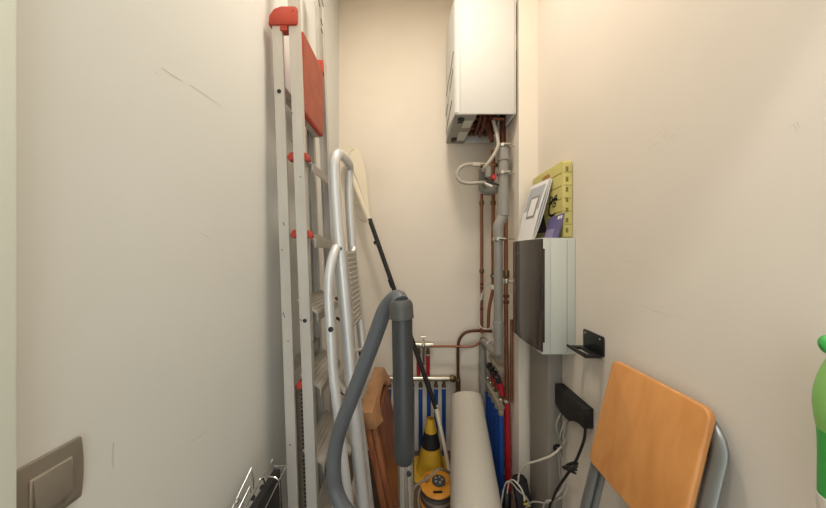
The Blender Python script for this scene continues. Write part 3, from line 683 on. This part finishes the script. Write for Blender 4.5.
# ---------------------------------------------------------------- manifolds
m1 = thing('heating_manifold', 'underfloor heating manifold with blue and red pipes on the back wall', 'manifold', P(430, 378, 2.05))
D1 = 2.085
build('lower_bar', MB().tube([P(381, 378.5, D1), P(451, 378.5, D1)], .019, 18), 'nickel', m1)
build('bar_end', MB().tube([P(449.5, 378.5, D1), P(452, 378.5, D1), P(453.5, 378.5, D1), P(456, 378.5, D1)], [.02, .027, .027, .016], 10), 'brass', m1)
build('upper_bar', MB().tube([P(413, 344.8, D1), P(433, 344.8, D1)], .020, 18), 'nickel', m1)
for px in (389.3, 404, 412.5, 420.6, 428.9, 436.1, 443.9):
    o = build('loop_pipe', MB().tube([P(px, 388, D1), V(P(px, 388, D1).x, D1, 0)], .0152, 12), 'blue', m1)
    build('nut', MB().lathe(P(px, 388.5, D1), (0,0,1), [(.014, 0), (.0165, .004), (.0165, .03), (.011, .034), (.011, .05)], 8), 'brass', o)
    build('clip_ring', MB().lathe(P(px, 387.6, D1), (0,0,1), [(.0155, -.006), (.0172, -.005), (.0172, .005), (.0155, .006)], 14), 'label_w', o)
for px in (418.6, 428):
    o = build('return_pipe', MB().tube([P(px, 354, D1), P(px, 375, D1)], .0150, 12), 'redpipe', m1)
    build('nut', MB().lathe(P(px, 354.6, D1), (0,0,1), [(.014, 0), (.0165, .004), (.0165, .03), (.011, .034), (.011, .05)], 8), 'brass', o)
    build('clip_ring', MB().lathe(P(px, 354.4, D1), (0,0,1), [(.0155, -.005), (.017, -.004), (.017, .004), (.0155, .005)], 14), 'label_w', o)
build('air_vent', MB().lathe(P(423.6, 365, D1-.03), (0,0,1), [(.004, 0), (.008, .01), (.008, .11), (.011, .115), (.011, .16), (.006, .17), (.006, .20)], 14), 'chrome', m1)
build('vent_key', MB().tube([P(421, 337, D1-.03), P(426, 337, D1-.03)], .008, 10), 'chrome', m1)
build('vent_socket', MB().tube([P(423.6, 345, D1-.03), P(423.6, 345, D1)], .013, 12), 'nickel', m1)

m2 = thing('heating_manifold', 'second heating manifold fixed along the pillar side behind the copper pipe', 'manifold', (.565, 1.87, .585))
XM = .560
build('lower_bar', MB().tube([V(XM, 1.70, .578), V(XM, 2.03, .590)], .020, 16), 'nickel', m2)
build('upper_bar', MB().tube([V(XM+.01, 1.735, .80), V(XM+.01, 1.96, .80)], .020, 16), 'nickel', m2)
for k in range(5):
    y = 1.715+.075*k
    o = build('loop_pipe', MB().tube([V(XM, y, .53), V(XM+.005, y, 0)], .0165, 12), 'blue', m2)
    build('nut', MB().lathe((XM, y, .525), (0,0,1), [(.016, 0), (.0195, .004), (.0195, .03), (.012, .034), (.012, .05)], 8), 'nickel', o)
    build('flow_meter', MB().lathe((XM, y, .595), (0,0,1), [(.012, 0), (.012, .03), (.008, .034)], 10), 'nickel', o)
for k in range(4):
    y = 1.745+.065*k
    o = build('return_pipe', MB().tube([V(XM+.004, y, .72), V(XM+.02, y, .635)], .0150, 12), 'redpipe', m2)
    build('valve_cap', MB().lathe((XM-.004, y, .715), (-.25,-.1,1), [(.015, 0), (.020, .006), (.020, .045), (.012, .05)], 12), 'black', o)
    build('elbow', MB().lathe((XM+.008, y, .755), (0,0,1), [(.010, 0), (.012, .01), (.010, .05)], 8), 'nickel', o)
build('mount_bracket', MB().bb((XM-.002, 1.88, .46), (.6415, 1.91, .62)), 'steel', m2)

# ---------------------------------------------------------------- breaker box
db = thing('breaker_box', 'tall grey breaker box with smoked dark door on the right wall', 'breaker box', (XR, 1.42, 1.085))
y0, y1, z0, z1 = 1.25, 1.605, 1.083, 1.625
build('housing', MB().bb((.640, y0, z0), (XR-.001, y1, z1)), 'box_g', db, bevel=.003)
pr = [(.640, y0), (.6087, y0), (.6087, y0+.004)]
mb = MB().prism([V(x, y, z0) for x, y in ((.640, y0), (.601, y0), (.598, y0+.008), (.598, y1-.008), (.601, y1), (.640, y1))], (0,0,z1-z0))
build('front_frame', mb, 'box_g', db, bevel=.002)
poly = [(.604, y0-.001)]
for k in range(13):
    t = k/12; y = y0+.0-.001+(y1-y0+.002)*t; poly.append((.5975-.017*math.sin(PI*t)**.8, y))
poly.append((.604, y1+.001))
mb = MB().prism([V(x, y, z0+.012) for x, y in poly], (0,0,z1-z0-.016)); dr = build('smoked_door', mb, 'smoke', db, label='dark smoked plastic door')
build('side_strip', MB().bb((.600, y0-.0012, z0+.055), (.612, y0+.003, z1-.05)), 'smoke', db)
build('catch', MB().bb((.598, y0-.006, 1.29), (.606, y0+.002, 1.42)), 'black', dr, bevel=.002)
build('lock', MB().lathe(V(.5865, 1.50, 1.555), (-1,0,0), [(.004, 0), (.004, .004)], 10), 'panel_g', dr)
build('seam', MB().bb((.715, y0-.0006, z0+.01), (.717, y0+.003, z1-.01)), 'trunk', db)

tr = thing('cable_trunking', 'grey cable trunking running down from the breaker box to the floor', 'trunking', (.72, 1.46, 0))
build('channel', MB().bb((.683, 1.362, 0), (XR-.0005, 1.57, 1.082)), 'trunk', tr, bevel=.002)
h = P(557, 448, 1.361); build('cable_hole', MB().lathe(h+V(0,.0005,0), (0,-1,0), [(.0205, 0), (.0205, .0015), (.012, .002)], 20), 'black_m', tr)

# ---------------------------------------------------------------- things on top of the breaker box
ZT = z1+.0005
cs = thing('tool_case', 'yellow ribbed plastic case with black script lettering on top of the breaker box', 'case', (.735, 1.43, ZT))
cx0, cx1 = .710, .755
zc0, zc1 = ZT, 1.996
prof = rounded_rect(1.272, 1.598, zc0, zc1, .018, 5)
build('shell', MB().prism([V(cx0, y, z) for y, z in prof], (cx1-cx0, 0, 0)), 'yellowcase', cs, bevel=.005)
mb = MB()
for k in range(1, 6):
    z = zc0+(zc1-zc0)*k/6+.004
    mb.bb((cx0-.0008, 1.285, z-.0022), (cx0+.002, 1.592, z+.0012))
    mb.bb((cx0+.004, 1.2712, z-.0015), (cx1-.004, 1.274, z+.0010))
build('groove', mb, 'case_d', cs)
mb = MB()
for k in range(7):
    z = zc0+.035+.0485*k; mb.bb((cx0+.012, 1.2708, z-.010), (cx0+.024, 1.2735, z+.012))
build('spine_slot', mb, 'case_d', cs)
build('grip_hole', MB().prism([V(cx0-.0012, y, z) for y, z in rounded_rect(1.395, 1.475, 1.932, 1.968, .015)], (.003, 0, 0)), 'handle_br', cs)
ux = V(0, -1, 0); uz = V(0, 0, 1)
def put_text(body, px, py, size, sh=.25):
    q = PX(px, py, cx0-.0013)
    mb = text_mb(body, V(cx0-.0013, q.y, q.z), ux, uz, size, .0, sh); return mb
t1 = put_text('ng', 548.3, 205.5, .085, .3); build('lettering', t1, 'black', cs)
t1 = put_text('C', 546.5, 218, .13, .3); build('lettering', t1, 'black', cs)
build('print_block', MB().prism([V(cx0-.0014, y, z) for y, z in ((1.60, 1.665), (1.43, 1.665), (1.45, 1.74), (1.50, 1.84), (1.59, 1.87))], (.001, 0, 0)), 'black_m', cs)

def sheet(bl, br, tr_, tl, th):
    n = (br-bl).cross(tl-bl).normalized(); return MB().prism([bl, br, tr_, tl], n*th)
bk = thing('booklet', 'white instruction booklet with grey device picture leaning on the yellow case', 'booklet', P(524, 240, 1.5))
bl, br = V(.622, 1.603, ZT+.001), V(.622, 1.405, ZT+.001)
tl, trr = V(.690, 1.575, 1.945), V(.697, 1.37, 1.937)
n = (br-bl).cross(tl-bl).normalized()
if n.x < 0: n = -n
for k in range(3):
    o = n*(.0035*k); s = V(0, -.005*k, -.002*k)
    # sheets with a gentle sag
    mb = MB(); rows = 6; pv = []
    for j in range(rows+1):
        t = j/rows; bow = V(-.006*math.sin(PI*t)*(1-k), 0, 0)
        pv.append((bl.lerp(tl, t)+o+bow+(s if j else V(0,s.y,0)), br.lerp(trr, t)+o+bow+(s if j else V(0,s.y,0))))
    for (a, b), (c, d) in zip(pv, pv[1:]):
        t = n*.0012; mb.add([a, b, d, c, a+t, b+t, d+t, c+t], [(0,1,2,3), (4,7,6,5), (0,3,7,4), (1,5,6,2)])
    pg = build('page', mb, 'paper', bk)
def bilerp(u, v, off): 
    t = v; bow = V(-.006*math.sin(PI*t), 0, 0)
    return bl.lerp(tl, v).lerp(br.lerp(trr, v), u)+bow-n*off
def quad(u0, u1, v0, v1, off, steps=5):
    mb = MB()
    for k in range(steps):
        a = v0+(v1-v0)*k/steps; b = v0+(v1-v0)*(k+1)/steps
        mb.add([bilerp(u0, a, off), bilerp(u1, a, off), bilerp(u1, b, off), bilerp(u0, b, off)], [(0,1,2,3)])
    return mb
build('cover_print', quad(.06, .90, .52, .93, .0012), 'paper_g', bk)
build('picture_frame', quad(.30, .80, .38, .76, .0018), 'paper_d', bk)
build('picture', quad(.37, .73, .42, .72, .0024), 'paper', bk)
lf = thing('leaflet', 'purple leaflet leaning against the yellow case on the breaker box', 'leaflet', (.69, 1.33, ZT))
bl2, br2, tr2, tl2 = V(.681, 1.395, ZT), V(.681, 1.262, ZT), V(.7095, 1.254, 1.742), V(.7095, 1.395, 1.735)
build('cover', sheet(bl2, br2, tr2, tl2, .003), 'purple', lf)
n2 = (br2-bl2).cross(tl2-bl2).normalized()
if n2.x > 0: n2 = -n2
def q2(u0, u1, v0, v1, o=.001):
    f = lambda u, v: bl2.lerp(tl2, v).lerp(br2.lerp(tr2, v), u)+n2*(o+.0025)
    return MB().add([f(u0, v0), f(u1, v0), f(u1, v1), f(u0, v1)], [(0,1,2,3)])
build('white_print', q2(.64, .78, .80, .93), 'paper', lf); build('white_print', q2(.82, .92, .80, .93), 'paper', lf)
build('lilac_print', q2(.02, .62, .02, .42), 'purple2', lf)

# ---------------------------------------------------------------- black wall bracket
br_ = thing('wall_bracket', 'empty black plastic shelf bracket screwed to the right wall', 'bracket', (XR, 1.12, 1.14))
build('back_plate', MB().prism([V(XR-.008, y, z) for y, z in rounded_rect(1.06, 1.186, 1.140, 1.222, .008)], (.0075, 0, 0)), 'black', br_, bevel=.002)
mb = MB()
for a, b in (((.682, 1.063), (.700, 1.19)), ((.726, 1.063), (.749, 1.19))): mb.bb((a[0], a[1], 1.137), (b[0], b[1], 1.147))
for a, b in (((.700, 1.063), (.726, 1.082)), ((.700, 1.165), (.726, 1.19))): mb.bb((a[0], a[1], 1.137), (b[0], b[1], 1.147))
build('shelf_ring', mb, 'black', br_, bevel=.0015)
build('front_lip', MB().tube([V(.683, 1.064, 1.146), V(.683, 1.189, 1.146)], .006, 10), 'black', br_)
for y in (1.078, 1.170): build('screw', MB().lathe((XR-.008, y, 1.208), (-1,0,0), [(.0045, 0), (.004, .002)], 12), 'steel', br_)

# ---------------------------------------------------------------- black power supply and its cables
ps = thing('power_supply', 'long black power supply box on the right wall below the bracket', 'power supply', (XR, 1.24, .85))
mb = MB().prism([V(.713, y, z) for y, z in ((1.125, .818), (1.125, .902), (1.35, .902), (1.35, .800), (1.30, .782), (1.235, .782), (1.20, .806), (1.16, .818))], (XR-.7135, 0, 0))
build('housing', mb, 'black_m', ps, bevel=.003)
build('lead', MB().tube(smooth_path([P(585.5, 428, 1.14), P(584, 440, 1.14), P(578.5, 455, 1.15), P(573, 466, 1.16), P(566, 476, 1.19), P(558, 488, 1.24), P(553.5, 498, 1.28), P(549, 512, 1.31), V(.66, 1.33, .0)], 6), .0055, 10), 'black', ps)
kn = P(570.5, 467.5, 1.165)
mb = MB()
for k in range(4): mb.torus(kn+V(.004*(k-1.5), .0, .008*(k-1.5)), (.5-.3*k, .6, 1), .024, .0048, 18, 8)
build('lead_bundle', mb, 'black', ps)
def wire(name, pts, r, m, label, cat='cable', group=None):
    o = build(name, MB().tube(smooth_path(pts, 6), r, 8), m, base=pts[len(pts)//2]); return tag(o, label, cat, group)
wire('data_cable', [V(.735, 1.28, .79), P(560, 436, 1.28), P(562, 446, 1.29), P(565.5, 440, 1.31), P(563, 428, 1.30), V(.742, 1.30, .80)], .0033, 'cable_g', 'grey cable looping just below the black power supply')
wire('data_cable', [V(.728, 1.31, .795), P(556.5, 424, 1.30), P(558, 434, 1.30), P(562, 444, 1.31), P(566, 434, 1.315), P(567, 424, 1.30), V(.742, 1.25, .79)], .0033, 'cable_g', 'grey cable hanging straight down from the left end of the power supply')
wire('data_cable', [P(557.5, 447, 1.352), P(559, 460, 1.335), P(560, 476, 1.33), P(562, 490, 1.32), P(555, 502, 1.33), V(.68, 1.34, .0)], .0036, 'cable_g', 'grey cable coming out of the trunking hole and falling to the floor')
wire('data_cable', [P(559, 449, 1.352), P(562, 462, 1.33), P(562.5, 480, 1.32), P(567, 488, 1.30), P(562, 497, 1.29), P(548, 503, 1.31), P(532, 502, 1.36), P(524, 512, 1.42), V(.55, 1.46, .0)], .0036, 'cable_g', 'grey cable sweeping left along the floor from the trunking hole')
wire('data_cable', [P(565, 440, 1.33), P(561, 447, 1.335), P(552, 455, 1.34), P(540, 460, 1.37), P(529, 463.5, 1.42), P(522, 468.5, 1.47), P(519, 475, 1.49), P(518, 482, 1.50)], .0046, 'cable_w', 'cream cable arching left across the trunking to the black power strip')
wire('data_cable', [P(566, 481, 1.31), P(560, 492, 1.30), P(552, 500, 1.29), P(543, 508, 1.30), V(.6, 1.32, .0)], .0036, 'cable_g', 'grey cable crossing under the knotted black lead')
wire('data_cable', [P(500, 512, 1.47), P(503.5, 490, 1.50), P(507, 482, 1.50), P(512, 483, 1.49), P(518, 490, 1.45), P(526, 497, 1.43), P(530, 506, 1.42)], .0042, 'cable_g', 'grey cable arching over the black plug beside the rug')
wire('data_cable', [P(507, 500, 1.53), P(508, 486, 1.525), P(511, 480, 1.51), P(516, 482, 1.46), P(522, 490, 1.44), P(525, 500, 1.43)], .004, 'cable_w', 'pale cable draped over the top of the black power strip')
wb = thing('power_strip', 'black power strip with yellow lettering leaning at the foot of the trunking', 'power strip', V(.62, 1.52, 0))
tp, bt_ = P(518.8, 478, 1.53), V(.632, 1.44, .012)
axs = (bt_-tp).normalized(); sd = V(1, 0, 0)-axs*axs.x; sd.normalize(); nn = axs.cross(sd).normalized()
R = Matrix((sd, nn, axs)).transposed()
build('body', MB().box((tp+bt_)/2, (.082, .045, (bt_-tp).length), R), 'black_m', wb, bevel=.008)
build('rim', MB().torus(tp-axs*.002, axs, .030, .006, 20, 8), 'black', wb)
mb = MB()
for k in range(7):
    c = tp+axs*(.085+.024*k)-nn*.0232*(1 if nn.y > 0 else -1)+sd*.008
    mb.box(c, (.030 if k % 3 else .022, .0015, .009), R); mb.box(c+axs*.008+sd*.008*(1 if k % 2 else -1), (.008, .0015, .010), R)
build('lettering', mb, 'ytext', wb)
pg = thing('power_plug', 'black plug with its lead lying between the rug and the power strip', 'plug', P(506, 500, 1.54))
build('plug_body', MB().tube([P(507, 489, 1.545), P(506.5, 493, 1.545), P(506, 505, 1.53), P(507, 520, 1.52)], [.015, .026, .028, .016], 14), 'black', pg)
build('plug_lead', MB().tube(smooth_path([P(507, 519, 1.52), P(510, 523, 1.50), V(.58, 1.50, .02), V(.62, 1.40, .006)], 5), .006, 8), 'black', pg)

# ---------------------------------------------------------------- folding chair with beech panel
ch = thing('folding_chair', 'folded chair with beech wood panel and grey tube frame leaning on the right wall', 'chair', (.55, .8, 0))
ang = math.atan(.245)
def CP(u, v, o=0):   # u = depth, v = distance down from the panel top, o = towards the wall
    dn = V(-math.sin(ang), 0, -math.cos(ang)); nw = V(math.cos(ang), 0, -math.sin(ang))
    return V(.7135, u, 1.177)+dn*v+nw*o
pr = rounded_rect(.643, .962, -.372, 0, .026, 6)
mb = MB().prism([CP(u, -v) for u, v in pr], CP(0, 0, .020)-CP(0, 0, 0)); build('wooden_panel', mb, 'beech', ch, bevel=.006, seg=3)
def uframe(un, uf, vtop, off, vend, r=.06):
    pts = [CP(un, vend, off), CP(un, vtop+r, off)]
    for k in range(1, 7):
        a = PI/2*k/6; pts.append(CP(un+r-r*math.cos(a), vtop+r-r*math.sin(a), off))
    for k in range(0, 7):
        a = PI/2*k/6; pts.append(CP(uf-r+r*math.sin(a), vtop+r-r*math.cos(a), off))
    pts.append(CP(uf, vend, off)); return pts
v_end = (1.177)/math.cos(ang)-.010
nw = CP(0,0,1)-CP(0,0,0)
build('front_frame', MB().tube(uframe(.634, .964, .030, .033, v_end-.004, .075), .0185, 14, hint=nw, flat=.6), 'tube_g', ch)
build('rear_frame', MB().tube(uframe(.648, .955, .075, .054, v_end, .075), .0165, 14, hint=nw, flat=.62), 'tube_g', ch)
build('hinge_bar', MB().tube([CP(.66, .30, .045), CP(.95, .30, .045)], .008, 10), 'tube_d', ch)
build('cross_bar', MB().tube([CP(.642, 1.0, .033), CP(.962, 1.0, .033)], .009, 10), 'tube_g', ch)
for u, o in ((.634, .033), (.964, .033), (.648, .054), (.955, .054)):
    build('end_cap', MB().tube([CP(u, v_end-.05, o), CP(u, v_end-.003, o)], .0205, 12, hint=nw, flat=.7), 'black_m', ch)

# ---------------------------------------------------------------- green mop handle at the right edge
gm = thing('mop', 'green handled mop standing against the right wall at the edge', 'mop', (.712, .46, 0))
G0 = V(.7135, .443, 0)
def gz(py): return EYE-(py-254)*.447/F
prof = [(.0275, 508), (.0272, 496), (.0272, 480), (.0270, 462), (.0272, 445), (.0280, 433)]
build('grip', MB().lathe(G0, (0,0,1), [(r, gz(y)) for r, y in prof], 26), 'green_d', gm, label='deep green ribbed lower grip')
prof = [(.0280, 433), (.0305, 422), (.0322, 408), (.0315, 395), (.0275, 380), (.0225, 368), (.0165, 357), (.0125, 350), (.010, 345)]
gu = build('upper_grip', MB().lathe(G0, (0,0,1), [(r, gz(y)) for r, y in prof], 26), 'green_l', gm, label='pale green upper grip')
build('button', MB().lathe(G0+V(-.0235, -.0215, gz(397)), (-.70, -.72, .05), [(.006, -.003), (.006, .0015), (.004, .0022)], 14), 'green_d', gu)
build('hanging_loop', MB().tube(smooth_path([G0+V(0,0,gz(347)), P(836, 352, .443), P(828, 350, .443), P(824.5, 345.5, .443), P(825, 340.5, .443), P(831, 338, .443), P(846, 337.5, .443)], 5), .0062, 12), 'green_d', gm)
build('collar', MB().lathe(G0, (0,0,1), [(.018, gz(540)), (.0235, gz(530)), (.0285, gz(510)), (.028, gz(500)), (.0265, gz(499))], 26), 'whitepl', gm)
build('pole', MB().lathe(G0, (0,0,1), [(.0125, .07), (.0125, gz(538))], 18), 'steel', gm)
build('mop_head', MB().prism([V(x, y, .0) for x, y in rounded_rect(.655, .745, .36, .58, .02)], (0,0,.05)), 'whitepl', gm, bevel=.01)
build('pole_joint', MB().lathe(G0, (0,0,1), [(.02, .05), (.015, .09)], 16), 'whitepl', gm)

# ---------------------------------------------------------------- light
def area(name, loc, size, power, col, rot=(0,0,0)):
    l = bpy.data.lights.new(name, 'AREA'); l.shape = 'DISK'; l.size = size; l.energy = power; l.color = col
    o = bpy.data.objects.new(name, l); COL.objects.link(o); o.location = loc; o.rotation_euler = rot; return o
def point(name, loc, size, power, col):
    l = bpy.data.lights.new(name, 'POINT'); l.shadow_soft_size = size; l.energy = power; l.color = col
    o = bpy.data.objects.new(name, l); COL.objects.link(o); o.location = loc; return o
area('closet_ceiling_lamp', (.05, .90, 3.50), .30, 17, (1, .91, .79))
area('hall_ceiling_lamp', (-.47, -.20, 3.09), .14, 8, (1, .98, .94))
wd = bpy.data.worlds.new('ambient_fill'); SC.world = wd; wd.use_nodes = True  # even world glow added as soft frontal fill through the doorway
bg = wd.node_tree.nodes['Background']; bg.inputs['Color'].default_value = (.95, 1, .985, 1); bg.inputs['Strength'].default_value = 1.45

# ---------------------------------------------------------------- camera
cd = bpy.data.cameras.new('camera'); cam = bpy.data.objects.new('camera', cd); COL.objects.link(cam)
cam.location = (0, 0, EYE); cam.rotation_euler = (PI/2, 0, 0)
cd.sensor_fit = 'HORIZONTAL'; cd.sensor_width = 36; cd.lens = F/826*36; cd.clip_start = .02
SC.camera = cam
vs = SC.view_settings; vs.view_transform = 'Standard'; vs.look = 'None'; vs.gamma = 1; vs.use_curve_mapping = False; vs.exposure = 0.32
